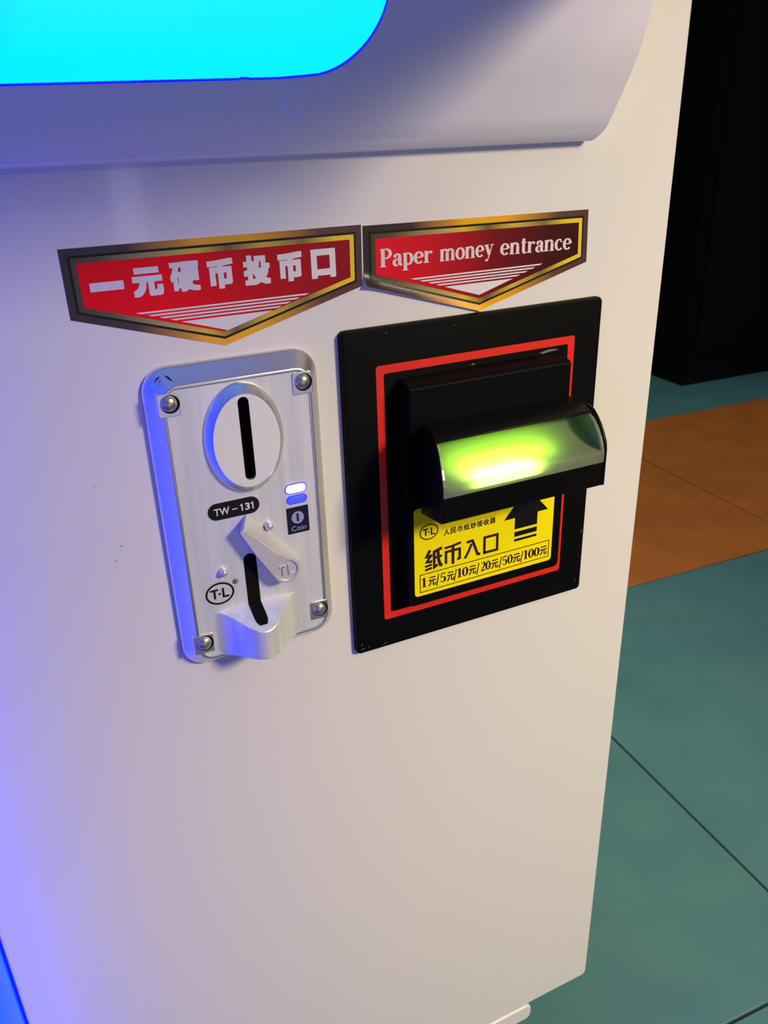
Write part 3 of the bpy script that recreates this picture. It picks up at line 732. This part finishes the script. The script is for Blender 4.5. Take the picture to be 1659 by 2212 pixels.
# yellow label (drawn at its own size, laid on the panel)
kf = (288.42 - 10.1) / (288.42 - 4.0)
def Lb(x, z): return (-42.08 + (x + 42.08) * kf, 74.4 + (z - 74.4) * kf)
def LP(pts): return [Lb(*q) for q in pts]
YL = P - .06; YI = P - .11
lab = MB().flat(LP(rr(104.1, 178.2, -119.6, -76.0, 1.8, 6)), YL).build('yellow_label', 'yellow', bill); lab['label'] = 'yellow printed label'
mb = MB(); mb.ring(LP(ell(111.5, -88.2, 4.7, 3.85)), LP(ell(111.5, -88.2, 4.15, 3.3)), YI); tl_letters(mb, 111.6, -88.2, .82, .66, YI, Lb)
mb.flat(LP(ell(111.4, -88.3, .38, .38, 14)), YI); mb.build('maker_mark', 'brown_ink', lab)
mb = MB()
for i, ch_ in enumerate('人民币纸钞接收器'):
    x0 = 118.9 + i * 3.42; put_text(mb, ch_, (x0, x0 + 3.0, -92.0, -88.9), YI, 0.022, Lb)
stroke(mb, [(118.0, -88.1), (146.5, -88.1)], .16, YI, 0, Lb); mb.build('small_lettering', 'brown_ink', lab)
def boxstroke(mb, box, strokes, w):
    x0, x1, z0, z1 = box
    for pts in strokes:
        ww = w
        if isinstance(pts, tuple): pts, ww = pts
        stroke(mb, [(x0 + a * (x1 - x0), z0 + b * (z1 - z0)) for a, b in pts], ww, YI, 0, Lb)
BIG = [((109.4, 118.0, -107.2, -97.5), [[(.30, 1.0), (.10, .70), (.36, .66)], [(.40, .76), (.10, .42), (.42, .40)], ([(.0, .20), (.40, .24)], 1.15), ([(.0, .02), (.40, .06)], 1.15),
        [(.48, .86), (1.0, .98)], [(.54, .90), (.54, .06), (.74, .16)], ([(.54, .54), (1.0, .58)], 1.2), [(.76, .92), (.80, .40), (.90, .12), (1.02, .06)]]),
       ((119.5, 127.5, -106.9, -97.5), [([(-.02, .90), (.5, .93), (1.04, 1.0)], 1.2), ([(.07, .04), (.07, .68), (.96, .68), (.96, .16), (.80, .14)], 1.3), [(.52, .96), (.52, -.06)]]),
       ((129.6, 137.8, -106.9, -97.8), [([(.14, .94), (.52, .96), (.86, .12), (1.04, .10)], 1.35), ([(.46, .80), (.30, .46), (.04, .06)], 1.3)]),
       ((139.6, 147.8, -106.7, -97.7), [([(.08, 0), (.08, .94), (.92, .94), (.92, .07), (.04, .07)], 1.35)])]
for box, strokes in BIG:
    mb = MB(); boxstroke(mb, box, strokes, 1.5); mb.build('character', 'brown_ink', lab)
mb = MB(); o_ = [(106.6, -118.0), (176.7, -117.4), (176.7, -108.4), (106.6, -108.7)]
mb.ring(LP(o_), LP(inset_poly(o_, .42)), YI); mb.build('price_box', 'brown_ink', lab)
mb = MB()
def lw(word, a, b):
    tmp = MB(); serif_word(tmp, word, a, b, -115.5, -115.5, YI, 4.75)
    mb.add([(Lb(x, z)[0], y, Lb(x, z)[1]) for x, y, z in tmp.v], tmp.f)
for wd, a, b in (('1', 107.5, 110.3), ('5', 117.0, 120.3), ('10', 125.9, 131.8), ('20', 138.4, 143.9), ('50', 150.3, 156.1), ('100', 162.2, 171.3)): lw(wd, a, b)
for a, b in ((111.0, 115.0), (120.6, 124.4), (132.1, 136.1), (144.2, 148.2), (156.2, 160.4), (171.5, 175.6)): put_text(mb, '元', (a, b, -115.7, -111.1), YI, 0.028, Lb)
for a in (115.8, 124.95, 137.0, 149.3, 161.2): stroke(mb, [(a - .5, -116.6), (a + .5, -110.6)], .5, YI, 0, Lb)
mb.build('price_lettering', 'brown_ink', lab)
mb = MB(); mb.flat(LP([(150.5, -92.2), (156.5, -92.2), (156.5, -98.1), (169.0, -98.1), (169.0, -91.8), (174.8, -91.7), (162.7, -78)]), YI)
mb.flat(LP([(156.5, -99.5), (169, -99.4), (169, -101.9), (156.5, -102.0)]), YI); mb.flat(LP([(156.5, -103.2), (169, -103.2), (169, -104.4), (156.5, -104.5)]), YI)
mb.build('arrow', 'black_ink', lab)

# ---------------------------------------------------------------- dark cabinet standing further back
dark = thing('dark_cabinet', 'tall black cabinet standing on the teal tiles behind the white cabinet', 'cabinet', (*fl(2030, 1750), -FZ))
def fbox(mb, x0, x1, y0, y1, z0, z1):
    c_ = [fl(x0, y0), fl(x1, y0), fl(x1, y1), fl(x0, y1)]
    mb.loft([[(x, y, z) for x, y in c_] for z in (z0, z1)])
    return mb
fbox(MB(), 1533, 2533, 1391, 2100, -FZ, 1300).build('carcass', 'dark_cab', dark, bevel=4)
dr = fbox(MB(), 1560, 2020, 1384, 1390.8, -FZ + 90, 1260).build('door', 'dark_cab', dark, bevel=2)
dr2 = fbox(MB(), 2032, 2506, 1384, 1390.8, -FZ + 90, 1260).build('door', 'dark_cab', dark, bevel=2)
fbox(MB(), 1985, 1995, 1366, 1383.8, 100, 260).build('door_handle', 'black_gloss', dr, bevel=2)
fbox(MB(), 2057, 2067, 1366, 1383.8, 100, 260).build('door_handle', 'black_gloss', dr2, bevel=2)
